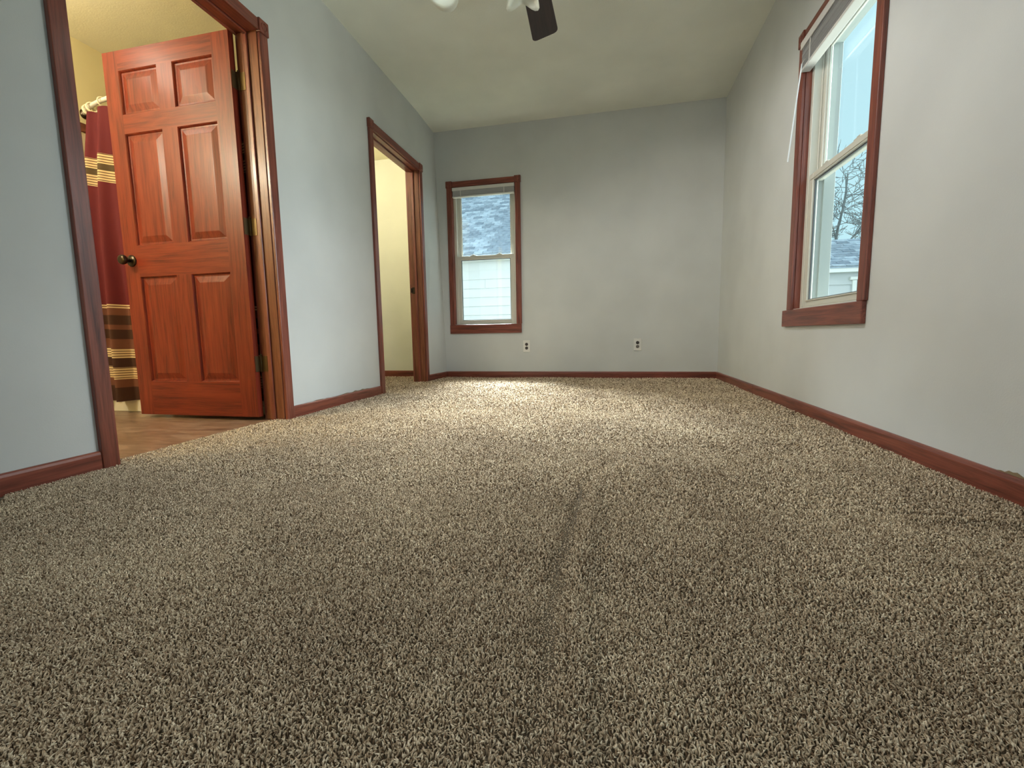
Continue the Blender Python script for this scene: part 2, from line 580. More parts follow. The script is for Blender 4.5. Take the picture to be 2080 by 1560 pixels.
# bathroom and closet shells behind the left wall
mb = MB().box(BX - 0.08, BX, 0.1, PY0, -0.02, BZ)
build('wall_bathroom_far', mb, M['bath'], kind='structure', label='yellow bathroom wall behind the shower rod', cat='wall')
mb = MB().box(BX, LB, 0.02, 0.1, -0.02, BZ)
build('wall_bathroom_near', mb, M['bath'], kind='structure', label='yellow bathroom wall nearest the viewer', cat='wall')
mb = MB().box(BX - 0.08, LB, PY0, PY1, -0.02, CZ + 0.06)
o = build('wall_partition', mb, [M['bath'], M['closet']], kind='structure', label='yellow wall between bathroom and closet', cat='wall')
for p in o.data.polygons:
    if p.normal.y > 0.9:
        p.material_index = 1
mb = MB().box(BX - 0.08, LB, 0.02, PY0, BZ, BZ + 0.06)
build('ceiling_bathroom', mb, M['bathceil'], kind='structure', label='warm lit yellow bathroom ceiling', cat='ceiling')
mb = MB().box(CX - 0.08, LB, CY, CY + 0.08, -0.02, CZ)
build('wall_closet_far', mb, M['closet'], kind='structure', label='yellow closet wall seen through the far doorway', cat='wall')
mb = MB().box(CX - 0.08, CX, PY1, CY, -0.02, CZ)
build('wall_closet_side', mb, M['closet'], kind='structure', label='yellow closet side wall', cat='wall')
mb = MB().box(CX - 0.08, LB, PY1, CY + 0.08, CZ, CZ + 0.06)
build('ceiling_closet', mb, M['bathceil'], kind='structure', label='pale closet ceiling seen through the far doorway', cat='ceiling')
mb = MB().box(LB, LB + 0.004, D, CY, -0.02, CZ)
build('wall_closet_return', mb, M['closet'], kind='structure', label='yellow closet wall beside the far doorway', cat='wall')
mb = MB().box(BX, -1.862, 0.1, PY0, -0.06, -0.004)
build('floor_bathroom', mb, M['bathfloor'], kind='structure', label='tan marbled vinyl bathroom floor', cat='floor')

# ------------------------------------------------------------------ carpet
RIDGE = np.array([(-0.075, 0.30), (-0.078, 0.555), (-0.090, 0.663), (-0.092, 0.818), (-0.082, 1.059), (-0.072, 1.344)])


def relief(x, y):
    """low ruck in the carpet, a crease by the right wall, faint waves"""
    rx = np.interp(y, RIDGE[:, 1], RIDGE[:, 0]) + 0.030
    fade = np.clip((1.42 - y) / 0.2, 0, 1)
    z = 0.013 * np.exp(-((x - rx - 0.014) / 0.024) ** 2) * fade - 0.003 * np.exp(-((x - rx + 0.030) / 0.016) ** 2) * fade
    f2 = np.clip((x - 0.66) / 0.14, 0, 1)
    z = z + 0.012 * f2 * np.exp(-((y - 1.190) / 0.022) ** 2) - 0.007 * f2 * np.exp(-((y - 1.222) / 0.012) ** 2)
    t = (y - 3.403) / (4.172 - 3.403)
    z = z + 0.008 * np.exp(-((x - (-1.199 + 0.19 * t)) / 0.020) ** 2) * np.clip(1 - abs(t - 0.55) * 1.5, 0, 1)
    z = z + 0.0025 * np.sin(5.1 * x + 2.0 * np.sin(2.3 * y)) * np.sin(4.3 * y + 0.7)
    return z


def grid_floor(name, x0, x1, y0, y1, nx, ny, label):
    X, Y = np.meshgrid(np.linspace(x0, x1, nx), np.linspace(y0, y1, ny), indexing='ij')
    Z = relief(X, Y) - 0.007
    v = np.stack([X, Y, Z], -1).reshape(-1, 3).astype(np.float32)
    i = np.arange((nx - 1) * (ny - 1))
    a = (i // (ny - 1)) * ny + i % (ny - 1)
    f = np.stack([a, a + ny, a + ny + 1, a + 1], -1)
    me = bpy.data.meshes.new(name)
    me.from_pydata(v.tolist(), [], f.tolist())
    me.polygons.foreach_set('use_smooth', [True] * len(me.polygons))
    me.materials.append(M['carpet_base'])
    o = bpy.data.objects.new(name, me)
    COL.objects.link(o)
    ORG[name] = Vector((0, 0, 0))
    return tag(o, label, 'carpet', None, 'structure')


floor = grid_floor('floor', -1.868, R + 0.02, BACK, D + 0.02, 146, 294, 'beige brown frieze carpet covering the bedroom floor')
closet_floor = grid_floor('floor_closet', CX, -1.868, PY1, CY + 0.02, 20, 30, 'carpeted closet floor beyond the far doorway')


def pile(name, zones, parent, label):
    P0, RAD, HT = [], [], []
    for (x0, x1, ya, yb, dens, scale) in zones:
        sp = 1 / math.sqrt(dens)
        nx, ny = int((x1 - x0) / sp), int((yb - ya) / sp)
        gx, gy = np.meshgrid(np.arange(nx), np.arange(ny), indexing='ij')
        x = x0 + (gx + 0.5 + rng.uniform(-0.55, 0.55, gx.shape)) * (x1 - x0) / nx
        y = ya + (gy + 0.5 + rng.uniform(-0.55, 0.55, gx.shape)) * (yb - ya) / ny
        x, y = x.ravel(), y.ravel()
        # keep what the frame can show, with a margin for a step to the side
        keep = (np.abs(x + 0.218 * y) < 1.32 * y + 0.35)
        x, y = x[keep], y[keep]
        P0.append(np.stack([x, y], -1))
        RAD.append(np.full(len(x), 0.00112 * scale))
        HT.append(np.full(len(x), 0.0072) * (0.75 + 0.25 * scale))
    P0, RAD, HT = np.concatenate(P0), np.concatenate(RAD), np.concatenate(HT)
    n = len(P0)
    z0 = relief(P0[:, 0], P0[:, 1]) - 0.007
    az = rng.uniform(0, 2 * np.pi, n)
    lean = rng.uniform(0.15, 1.05, n)
    az2 = az + rng.normal(0, 0.9, n)
    RAD = RAD * rng.uniform(0.75, 1.25, n)
    h = HT * rng.uniform(0.75, 1.2, n)
    # along the ruck the pile is trodden flat and parted
    rx = np.interp(P0[:, 1], RIDGE[:, 1], RIDGE[:, 0])
    g = np.exp(-((P0[:, 0] - rx + 0.004 * np.sin(40 * P0[:, 1])) / 0.017) ** 2) * np.clip((1.44 - P0[:, 1]) / 0.15, 0, 1) * np.clip((P0[:, 1] - 0.42) / 0.2, 0.35, 1)
    g2 = np.exp(-((P0[:, 1] - 1.222) / 0.012) ** 2) * np.clip((P0[:, 0] - 0.66) / 0.14, 0, 1)
    g = np.clip(np.maximum(g, g2), 0, 1) * rng.uniform(0.55, 1.0, n)
    h = h * (1 - 0.78 * g)
    RAD = RAD * (1 - 0.30 * g)
    base = np.stack([P0[:, 0], P0[:, 1], z0], -1)
    mid = base + np.stack([np.cos(az) * lean * h * 0.45, np.sin(az) * lean * h * 0.45, h * 0.62], -1)
    tip = mid + np.stack([np.cos(az2) * lean * h * 0.70, np.sin(az2) * lean * h * 0.70, h * 0.45 * (1.2 - lean)], -1)
    V = np.empty((n, 7, 3), np.float32)
    for k in range(3):
        th = 2 * np.pi * k / 3 + az
        d = np.stack([np.cos(th), np.sin(th), np.zeros(n)], -1) * RAD[:, None]
        V[:, k] = base + d * 0.8
        V[:, 3 + k] = mid + d * 1.2
    V[:, 6] = tip
    quads = np.array([(k, (k + 1) % 3, 3 + (k + 1) % 3, 3 + k) for k in range(3)])
    tris = np.array([(3, 4, 6), (4, 5, 6), (5, 3, 6)])
    off = (np.arange(n) * 7)[:, None, None]
    Q = (quads[None] + off).reshape(-1, 4)
    T = (tris[None] + off).reshape(-1, 3)
    me = bpy.data.meshes.new(name)
    me.vertices.add(n * 7)
    me.vertices.foreach_set('co', V.ravel())
    nl = Q.size + T.size
    me.loops.add(nl)
    me.loops.foreach_set('vertex_index', np.concatenate([Q.ravel(), T.ravel()]).astype(np.int32))
    me.polygons.add(len(Q) + len(T))
    starts = np.concatenate([np.arange(len(Q)) * 4, Q.size + np.arange(len(T)) * 3]).astype(np.int32)
    me.polygons.foreach_set('loop_start', starts)
    me.update(calc_edges=True)
    me.polygons.foreach_set('use_smooth', np.ones(len(me.polygons), dtype=bool))
    a = me.attributes.new('tint', 'FLOAT', 'POINT')
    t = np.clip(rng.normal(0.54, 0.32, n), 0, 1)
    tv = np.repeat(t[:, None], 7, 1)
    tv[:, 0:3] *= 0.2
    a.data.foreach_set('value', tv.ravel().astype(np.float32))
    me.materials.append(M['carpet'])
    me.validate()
    o = bpy.data.objects.new(name, me)
    COL.objects.link(o)
    o.parent = parent
    return tag(o, label, None, None, 'stuff')


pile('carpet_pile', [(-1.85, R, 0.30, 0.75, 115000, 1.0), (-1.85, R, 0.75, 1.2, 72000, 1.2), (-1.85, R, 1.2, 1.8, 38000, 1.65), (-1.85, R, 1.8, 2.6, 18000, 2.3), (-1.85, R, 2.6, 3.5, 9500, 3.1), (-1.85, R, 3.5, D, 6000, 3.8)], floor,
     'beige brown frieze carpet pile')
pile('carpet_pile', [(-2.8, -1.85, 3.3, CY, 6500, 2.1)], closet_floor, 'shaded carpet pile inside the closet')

# bare strips along the baseboards where the wall paint has come off
def chip(parent, x, sgn, ya, yb, z0, hmax, seed):
    r = random.Random(seed)
    n = 14
    mb = MB()
    t = 0.0012 * sgn
    lo, hi = [], []
    for i in range(n + 1):
        y = ya + (yb - ya) * i / n
        e = math.sin(math.pi * i / n) ** 0.6
        lo.append((y, z0))
        hi.append((y, z0 + hmax * e * r.uniform(0.35, 1.0) + 0.0008))
    poly = lo + hi[::-1]
    mb.prism(poly, 'x', x, x + t)
    build('paint_chip', mb, M['chip'], parent, label='bare brown strip where paint has peeled')


M['chip'] = mat('bare_wall_brown', (0.22, 0.16, 0.09), 0.9)[0]
chip(bpy.data.objects['wall_left'], L, 1, 2.62, 3.08, 0.060, 0.013, 3)
chip(bpy.data.objects['wall_left'], L, 1, 2.26, 2.62, 0.060, 0.007, 4)
chip(bpy.data.objects['wall_right'], R, -1, 1.27, 1.44, 0.060, 0.014, 5)

# ------------------------------------------------------------------ baseboards
BBH, BBT = 0.0635, 0.013


def bb_prof(s0, s1):
    """profile: s0 = wall side coordinate, s1 = room side coordinate"""
    d = s1 - s0
    return [(s0, -0.015), (s1, -0.015), (s1, BBH - 0.012), (s0 + d * 0.85, BBH - 0.004), (s0 + d * 0.5, BBH), (s0, BBH)]


def bb_y(name, x, sgn, ya, yb, parent=None, **kw):
    mb = MB().prism([(p[0], p[1]) for p in bb_prof(x, x + sgn * BBT)], 'y', ya, yb)
    return build(name, mb, M['wood_y'], parent, **kw)


def bb_x(name, y, sgn, xa, xb, parent=None, **kw):
    mb = MB().prism([(p[0], p[1]) for p in bb_prof(y, y + sgn * BBT)], 'x', xa, xb)
    return build(name, mb, M['wood_x'], parent, **kw)


bbl = empty('baseboard_left', (L, 2.0, 0), 'red stained baseboards along the wall with the doorways', 'baseboard', None, 'structure')
D1A, D1B, D2A, D2B = 1.1937, 2.1893, 3.2109, 4.1836
bb_y('board', L, 1, BACK, D1A - 0.001, bbl)
bb_y('board', L, 1, D1B + 0.001, D2A - 0.001, bbl)
p0 = bb_prof(L, L + BBT)
xe = corner_x(0)
mb = MB()
v0 = [mb.bm.verts.new((a, D2B + 0.001, b)) for a, b in p0]
v1 = [mb.bm.verts.new((a + xe - L, D, b)) for a, b in p0]
mb.bm.faces.new(v0); mb.bm.faces.new(v1)
for i in range(len(p0)):
    j = (i + 1) % len(p0)
    mb.bm.faces.new((v0[i], v0[j], v1[j], v1[i]))
build('board', mb, M['wood_y'], bbl, normals=True)
bb_x('baseboard_far', D, -1, xe + BBT, R - BBT, kind='structure', label='red stained baseboard under the small window', cat='baseboard')
bbr = empty('baseboard_right', (R, 2.0, 0), 'red stained baseboard in two lengths under the tall window', 'baseboard', None, 'structure')
bb_y('board', R, -1, BACK, 3.4865, bbr)
bb_y('board', R, -1, 3.4892, D - 0.001, bbr)
bb_x('baseboard_closet', CY, -1, CX, LB, kind='structure', label='dark baseboard across the closet wall', cat='baseboard')

# ------------------------------------------------------------------ door casings and jambs
CT = 0.018


def door_trim(name, ya, yb, ja, jb, jz, label, stop_x, strike=None):
    e = empty(name, (L, (ya + yb) / 2, 0), label, 'door trim', None, 'structure')
    top = 2.096
    for (a, b_) in ((ya, ya + CW), (yb - CW, yb)):
        build('casing', MB().box(L, L + CT, a, b_, -0.012, top - 0.062, 0.003, 2), M['wood_z'], e)
        c = (a + b_) / 2
        mbk = MB().box(L, L + CT + 0.007, c - 0.033, c + 0.033, top - 0.062, top + 0.006, 0.004, 2)
        mbk.torus((L + CT + 0.007, c, top - 0.028), (1, 0, 0), 0.018, 0.0035, 18, 6)
        build('corner_block', mbk, M['wood_z'], e)
    build('head_casing', MB().box(L, L + CT, ya + CW + 0.005, yb - CW - 0.005, top - 0.058, top, 0.003, 2), M['wood_y'], e)
    # jamb boards and stops
    for j, s in ((ja, -1), (jb, 1)):
        a, b_ = sorted((j, j + s * JT))
        jb_o = build('jamb', MB().box(LB, L, a, b_, -0.012, jz + JT, 0.0015), M['wood_in'], e)
        a, b_ = sorted((j, j - s * 0.010))
        build('door_stop', MB().box(stop_x - 0.024, stop_x, a, b_, -0.012, jz - 0.010, 0.003, 2), M['wood_z'], e)
        if strike and s > 0:
            st = MB().box(LB + 0.010, LB + 0.036, j - 0.0022, j + 0.001, strike - 0.032, strike + 0.032, 0.001)
            st.tube([(LB + 0.004, j - 0.006, strike - 0.022), (LB + 0.004, j - 0.006, strike + 0.022)], 0.007, 10)
            build('strike_plate', st, M['bronze'], e, label='dark bronze strike plate')
    build('head_jamb', MB().box(LB, L, ja, jb, jz, jz + JT, 0.0015), M['wood_y'], e)
    build('head_stop', MB().box(stop_x - 0.024, stop_x, ja, jb, jz - 0.010, jz, 0.003), M['wood_y'], e)
    # casing on the other side of the wall
    for (a, b_) in ((ya, ya + CW), (yb - CW, yb)):
        build('casing', MB().box(LB - CT, LB, a, b_, -0.012, top - 0.06, 0.003), M['wood_z'], e)
    build('head_casing', MB().box(LB - CT, LB, ya, yb, top - 0.06, top, 0.003), M['wood_y'], e)
    return e


door_trim('trim_1', D1A, D1B, J1A, J1B, J1Z, 'red stained casing around the bathroom doorway with corner blocks', -1.841)
door_trim('trim_2', D2A, D2B, J2A, J2B, J2Z, 'red stained casing around the farther doorway with corner blocks', -1.838, strike=0.905)

# ------------------------------------------------------------------ six panel door, open at a right angle
DY0, DY1 = 2.083, 2.118
HX, FX = -1.919, -2.745
door = empty('door_1', (HX, J1B - 0.006, 0), 'red brown six panel oak door standing open into the bathroom', 'door', None, 'structure')
DZ0, DZ1 = 0.017, 2.036
cols = [(-2.646, -2.387), (-2.286, -2.027)]
rows = [(0.215, 0.823), (0.997, 1.604), (1.704, 1.933)]


def dbox(x0, x1, z0, z1):
    return MB().box(x0, x1, DY0, DY1, z0, z1)


build('stile', dbox(FX, cols[0][0], DZ0, DZ1), M['door_z'], door)
build('stile', dbox(cols[1][1], HX, DZ0, DZ1), M['door_z'], door)
for z0, z1 in ((DZ0, rows[0][0]), (rows[0][1], rows[1][0]), (rows[1][1], rows[2][0]), (rows[2][1], DZ1)):
    build('rail', dbox(cols[0][0], cols[1][1], z0, z1), M['door_x'], door)
for z0, z1 in rows:
    build('muntin', dbox(cols[0][1], cols[1][0], z0, z1), M['door_z'], door)


def panel(x0, x1, z0, z1):
    mb = MB()
    cy = (DY0 + DY1) / 2
    for s, yf in ((-1, DY0), (1, DY1)):
        def ring(i, dep):
            y = yf - s * dep
            return [(x0 + i, y, z0 + i), (x1 - i, y, z0 + i), (x1 - i, y, z1 - i), (x0 + i, y, z1 - i)]
        rs = [ring(0, 0.0), ring(0.004, 0.004), ring(0.008, 0.012), ring(0.016, 0.0125), ring(0.048, 0.004), ring(0.052, 0.0035)]
        vs = [[mb.bm.verts.new(p) for p in r] for r in rs]
        for a, b_ in zip(vs, vs[1:]):
            for k in range(4):
                mb.bm.faces.new((a[k], a[(k + 1) % 4], b_[(k + 1) % 4], b_[k]))
        mb.bm.faces.new(vs[-1])
        if s < 0:
            first = vs[0]
        else:
            for k in range(4):
                mb.bm.faces.new((first[k], first[(k + 1) % 4], vs[0][(k + 1) % 4], vs[0][k]))
    return mb


for z0, z1 in rows:
    for x0, x1 in cols:
        build('panel', panel(x0, x1, z0, z1), M['door_z'], door, normals=True)
kx, kz = -2.692, 0.915
for s, yf, nm in ((-1, DY0, 'near'), (1, DY1, 'far')):
    rose = build('knob_rose', MB().lathe((kx, yf, kz), (0, s, 0), [(0, 0.033), (0.004, 0.033), (0.008, 0.029), (0.011, 0.018), (0.013, 0.0125)], 28), M['bronze'], door, smooth=True, label='dark bronze rosette of the knob')
    pr = [(0.010, 0.011), (0.026, 0.0105), (0.032, 0.014), (0.037, 0.022), (0.044, 0.0265), (0.052, 0.0275), (0.060, 0.025), (0.064, 0.020), (0.066, 0.012), (0.0655, 0.004)]
    if s > 0:
        pr = [(d * 0.75, r) for d, r in pr]
    build('door_knob', MB().lathe((kx, yf, kz), (0, s, 0), pr, 28), M['bronze'], door, smooth=True, label='dark bronze round door knob')
build('latch_plate', MB().box(FX - 0.001, FX + 0.001, DY0 + 0.006, DY1 - 0.006, kz - 0.028, kz + 0.028), M['brass'], door)
for zc in (1.805, 1.062, 0.315):
    h = MB()
    h.box(HX - 0.001, HX + 0.0025, DY0 + 0.004, DY1, zc - 0.044, zc + 0.044)
    h.box(LB - 0.002, LB + 0.032, J1B - 0.0025, J1B + 0.0005, zc - 0.044, zc + 0.044)
    h.box(HX + 0.001, LB - 0.004, DY1 - 0.002, DY1 + 0.001, zc - 0.044, zc + 0.044)
    hg = build('hinge', h, M['brass'], door, label='antique brass butt hinge')
    pin = MB().tube([(LB - 0.006, J1B - 0.004, zc - 0.046), (LB - 0.006, J1B - 0.004, zc + 0.046)], 0.0055, 10)
    pin.lathe((LB - 0.006, J1B - 0.004, zc + 0.046), (0, 0, 1), [(0, 0.007), (0.006, 0.006), (0.010, 0.003)], 10)
    build('hinge_pin', pin, M['brass'], hg, smooth=True)

# ------------------------------------------------------------------ bathroom: tub, rod, curtain, trim
TX0, TX1, TY0, TY1, TZ = BX + 0.002, LB - 0.02, 2.245, PY0 - 0.002, 0.38
tub = empty('bathtub', ((TX0 + TX1) / 2, (TY0 + TY1) / 2, 0), 'cream enamel bathtub behind the striped shower curtain', 'bathtub')
mb = MB()
mb.box(TX0, TX1, TY0, TY0 + 0.03, -0.004, TZ - 0.03, 0.006, 2)
build('apron', mb, M['tub'], tub)
mb = MB()
mb.box(TX0, TX1, TY0 - 0.004, TY0 + 0.075, TZ - 0.03, TZ, 0.012, 3)
mb.box(TX0, TX1, TY1 - 0.06, TY1, TZ - 0.03, TZ, 0.012, 3)
mb.box(TX0, TX0 + 0.09, TY0, TY1, TZ - 0.03, TZ, 0.012, 3)
mb.box(TX1 - 0.09, TX1, TY0, TY1, TZ - 0.03, TZ, 0.012, 3)
build('rim', mb, M['tub'], tub)
mb = MB()
a = [(TX0 + 0.08, TY0 + 0.07), (TX1 - 0.08, TY0 + 0.07), (TX1 - 0.08, TY1 - 0.055), (TX0 + 0.08, TY1 - 0.055)]
i_ = [(TX0 + 0.2, TY0 + 0.13), (TX1 - 0.2, TY0 + 0.13), (TX1 - 0.2, TY1 - 0.11), (TX0 + 0.2, TY1 - 0.11)]
mb.faces([(x, y, TZ - 0.012) for x, y in a] + [(x, y, 0.05) for x, y in i_], [(0, 1, 5, 4), (1, 2, 6, 5), (2, 3, 7, 6), (3, 0, 4, 7), (4, 5, 6, 7)])
build('basin', mb, M['tub'], tub, normals=True)
mb = MB().box(BX, BX + 0.012, 2.2, PY0, TZ, 1.78)
build('wall_tub_surround', mb, M['surround'], kind='structure', label='peach shower surround on the bathroom wall', cat='wall panel')
mb = MB().box(BX, BX + 0.022, 2.1, PY0, 1.78, 1.835, 0.004)
build('trim_3', mb, M['wood_y'], kind='structure', label='brown wood strip above the shower surround', cat='trim')

RX = np.array([-3.285, -3.177, -3.05, -2.93, -2.75, -2.4, -1.905])
RY = np.array([2.345, 2.292, 2.252, 2.228, 2.212, 2.205, 2.215])
RZ = np.array([1.902, 1.900, 1.899, 1.897, 1.893, 1.880, 1.858])
xs = np.linspace(RX[0], RX[-1], 28)
rodp = [(x, np.interp(x, RX, RY), np.interp(x, RX, RZ)) for x in xs]
rod = empty('shower_curtain_rod', rodp[0], 'white curved shower rod carrying the burgundy curtain', 'curtain rod')
build('rod', MB().tube(rodp, 0.0125, 12), M['rod'], rod, smooth=True)
build('flange', MB().lathe((BX, RY[0] + 0.004, RZ[0]), (1, -0.45, 0), [(0, 0.030), (0.008, 0.030), (0.016, 0.022), (0.022, 0.015)], 20), M['bronze'], rod, smooth=True, label='dark bronze wall flange')
build('flange', MB().lathe((LB, RY[-1], RZ[-1]), (-1, 0, 0), [(0, 0.030), (0.008, 0.030), (0.016, 0.022), (0.022, 0.015)], 20), M['bronze'], rod, smooth=True, label='dark bronze wall flange')

cur = empty('shower_curtain', (-2.5, 2.2, 0.08), 'burgundy shower curtain with cream and brown stripes hanging before the bathtub', 'curtain')
NU, NV = 340, 60
cx0, cx1 = -3.255, -1.955
uu = np.linspace(0, 1, NU)
V, Fc, hg = [], [], []
zhem = lambda x: 0.070 + 0.10 * max(0, min(1, (x + 3.1) / 0.5)) * 0.25
for j in range(NV):
    t = j / (NV - 1)
    for i in range(NU):
        u = uu[i]
        x = cx0 + (cx1 - cx0) * u
        # the left end is bunched at the top and spreads toward the hem
        x += 0.125 * max(0, (t - 0.6) / 0.4) ** 1.6 * (1 - u) ** 3
        zt = np.interp(x, RX, RZ) - 0.047
        ph = 2 * math.pi * (u * 6.3 + 0.10 * math.sin(5 * u) + 0.04 * t - 0.42)
        amp = 0.040 * (0.55 + 0.45 * (1 - t)) + 0.006 * math.sin(9 * u)
        fold = math.sin(ph) + 0.33 * math.sin(2 * ph + 1.1) + 0.22 * math.sin(3.1 * ph + 4 * t)
        yt = np.interp(x, RX, RY)
        y = 2.206 * (1 - t) + yt * t + amp * fold * (0.75 if x > -2.9 else 1.0)
        y = max(y, 2.150 if x < -2.78 else 2.168)
        if t < 0.2:
            y = min(y, 2.238)
        drop = 0.012 * t * t * (1 + math.cos(2 * math.pi * u * 13)) * 0.5
        zh = zhem(x)
        z = zh + (zt - zh) * t - drop * (t > 0.9)
        V.append((x + 0.010 * math.cos(ph) * t, y, z))
        hg.append(z + 0.055 * u - 0.004)
for j in range(NV - 1):
    for i in range(NU - 1):
        a = j * NU + i
        Fc.append((a, a + 1, a + NU + 1, a + NU))
me = bpy.data.meshes.new('curtain_cloth')
oc = Vector((-2.5, 2.2, 0.08))
me.from_pydata([tuple(Vector(v) - oc) for v in V], [], Fc)
me.attributes.new('hgt', 'FLOAT', 'POINT').data.foreach_set('value', np.array(hg, dtype=np.float32))
me.polygons.foreach_set('use_smooth', [True] * len(me.polygons))
me.materials.append(M['curtain'])
cl = bpy.data.objects.new('curtain_cloth', me)
COL.objects.link(cl)
cl.parent = cur
ringx = [-3.172, -3.157, -3.122, -3.108, -2.98, -2.84, -2.70, -2.56, -2.42, -2.28, -2.14, -2.01]
for x in ringx:
    y, z = np.interp(x, RX, RY), np.interp(x, RX, RZ)
    dx = Vector((1, float(np.interp(x + 0.02, RX, RY) - y) / 0.02 + random.uniform(-0.25, 0.25), 0)).normalized()
    build('curtain_ring', MB().torus((x, y, z - 0.012), dx, 0.027, 0.0042, 20, 8), M['ring'], rod, smooth=True, label='cream curtain ring')


# ------------------------------------------------------------------ windows
def window(name, f, axis, u0, u1, s0, s1, label):
    """f maps (u along the wall, w outward from the wall face, z) to the world"""
    def B(u_a, u_b, w_a, w_b, z_a, z_b, bev=0.0, mb=None, seg=1):
        p, q = f(u_a, w_a, z_a), f(u_b, w_b, z_b)
        mb = mb or MB()
        lo = [min(p[i], q[i]) for i in range(3)]
        hi = [max(p[i], q[i]) for i in range(3)]
        return mb.box(lo[0], hi[0], lo[1], hi[1], lo[2], hi[2], bev, seg)
    e = empty(name, f((u0 + u1) / 2, 0, 0.476), label, 'window', None, 'structure')
    wh = M['wood_' + axis]
    i0, i1 = u0 + CW, u1 - CW
    for a, b_ in ((u0, i0), (i1, u1)):
        build('casing', B(a, b_, -0.018, 0, 0.571, 2.002, 0.003, None, 2), M['wood_z'], e)
        c = (a + b_) / 2
        mbk = B(c - 0.034, c + 0.034, -0.025, 0, 2.0, 2.068, 0.004, None, 2)
        ax = Vector(f(0, 1, 0)) - Vector(f(0, 0, 0))
        mbk.torus(f(c, -0.025, 2.034), ax, 0.018, 0.0035, 18, 6)
        build('corner_block', mbk, M['wood_z'], e)
    build('head_casing', B(i0 + 0.006, i1 - 0.006, -0.018, 0, 2.006, 2.062, 0.003, None, 2), wh, e)
    build('sill_board', B(s0, s1, -0.020, 0, 0.476, 0.571, 0.003, None, 2), wh, e)
    # wood extension jamb
    mb = MB()
    B(i0 - 0.010, i0 + 0.004, 0, 0.036, 0.575, 2.003, 0, mb)
    B(i1 - 0.004, i1 + 0.010, 0, 0.036, 0.575, 2.003, 0, mb)
    B(i0, i1, 0, 0.036, 2.0, 2.005, 0, mb)
    build('jamb_liner', mb, M['wood_z'], e)
    # vinyl frame
    fr = 0.030
    mb = MB()
    B(i0 - 0.012, i0 + fr, 0.030, 0.072, 0.575, 2.005, 0.002, mb)
    B(i1 - fr, i1 + 0.012, 0.030, 0.072, 0.575, 2.005, 0.002, mb)
    B(i0 + fr, i1 - fr, 0.030, 0.150, 2.0 - fr, 2.005, 0.002, mb)
    B(i0 + fr, i1 - fr, 0.022, 0.150, 0.560, 0.583, 0.002, mb)
    # parting beads down both sides
    B(i0 + fr, i0 + fr + 0.010, 0.066, 0.072, 0.583, 2.0 - fr, 0.001, mb)
    B(i1 - fr - 0.010, i1 - fr, 0.066, 0.072, 0.583, 2.0 - fr, 0.001, mb)
    build('window_frame', mb, M['vinyl'], e)
    mb = MB()
    B(i0 - 0.012, i0 + fr, 0.072, 0.150, 0.575, 2.005, 0.002, mb)
    B(i1 - fr, i1 + 0.012, 0.072, 0.150, 0.575, 2.005, 0.002, mb)
    B(i0 + fr - 0.002, i0 + fr + 0.012, 0.102, 0.156, 0.583, 2.0 - fr, 0.001, mb)
    B(i1 - fr - 0.012, i1 - fr + 0.002, 0.102, 0.156, 0.583, 2.0 - fr, 0.001, mb)
    B(i0 + fr, i1 - fr, 0.102, 0.156, 2.0 - fr - 0.012, 2.0 - fr + 0.002, 0.001, mb)
    build('exterior_stop', mb, M['exterior'], e)
    # exterior stops seen through the glass
    a0, a1 = i0 + fr - 0.004, i1 - fr + 0.004
    for nm, z0, z1, w0, w1, br, tr in (('lower_sash', 0.583, 1.303, 0.036, 0.064, 0.036, 0.040), ('upper_sash', 1.266, 1.972, 0.073, 0.099, 0.038, 0.040)):
        st = 0.043
        mb = MB()
        B(a0, a0 + st, w0, w1, z0, z1, 0.003, mb)
        B(a1 - st, a1, w0, w1, z0, z1, 0.003, mb)
        B(a0 + st, a1 - st, w0, w1, z0, z0 + br, 0.003, mb)
        B(a0 + st, a1 - st, w0, w1, z1 - tr, z1, 0.003, mb)
        if nm == 'lower_sash':      # finger lip on the bottom rail and a groove strip on the meeting rail
            B(a0 + st, a1 - st, w0 - 0.008, w0 + 0.002, z0 + br - 0.006, z0 + br, 0.001, mb)
            B(a0 + 0.01, a1 - 0.01, w0 - 0.004, w0 + 0.002, z1 - 0.032, z1 - 0.026, 0.001, mb)
        sash = build(nm, mb, M['vinyl'], e)
        g = MB()
        t = 0.006
        for (ua, ub, za, zb) in ((a0 + st, a0 + st + t, z0 + br, z1 - tr), (a1 - st - t, a1 - st, z0 + br, z1 - tr), (a0 + st, a1 - st, z0 + br, z0 + br + t), (a0 + st, a1 - st, z1 - tr - t, z1 - tr)):
            B(ua, ub, w0 + 0.010, w0 + 0.018, za, zb, 0, g)
        build('glazing_gasket', g, M['gasket'] if nm == 'lower_sash' else M['vinyl'], sash)
        build('glass_pane', B(a0 + st, a1 - st, w0 + 0.012, w0 + 0.0135, z0 + br, z1 - tr), M['glass'], sash)
        if nm == 'lower_sash':
            for q in (0.28, 0.74):
                u = a0 + (a1 - a0) * q
                lk = B(u - 0.030, u + 0.030, w0 + 0.004, w1, z1, z1 + 0.008, 0.002)
                B(u - 0.014, u + 0.014, w0 + 0.008, w1 - 0.004, z1 + 0.008, z1 + 0.016, 0.003, lk)
                build('sash_lock', lk, M['vinyl'], sash)
    return e, B, i0, i1


fF = lambda u, w, z: (u, D + w, z)
fR = lambda u, w, z: (R + w, u, z)
w1, BF, f0, f1 = window('window_1', fF, 'x', FAR_X0, FAR_X1, FAR_X0 - 0.003, FAR_X1 - 0.004, 'small double hung window in the far wall with red stained casing')
w2, BR_, g0, g1 = window('window_2', fR, 'y', RW_Y0, RW_Y1, 2.116, 2.972, 'tall double hung window in the side wall with red stained casing')


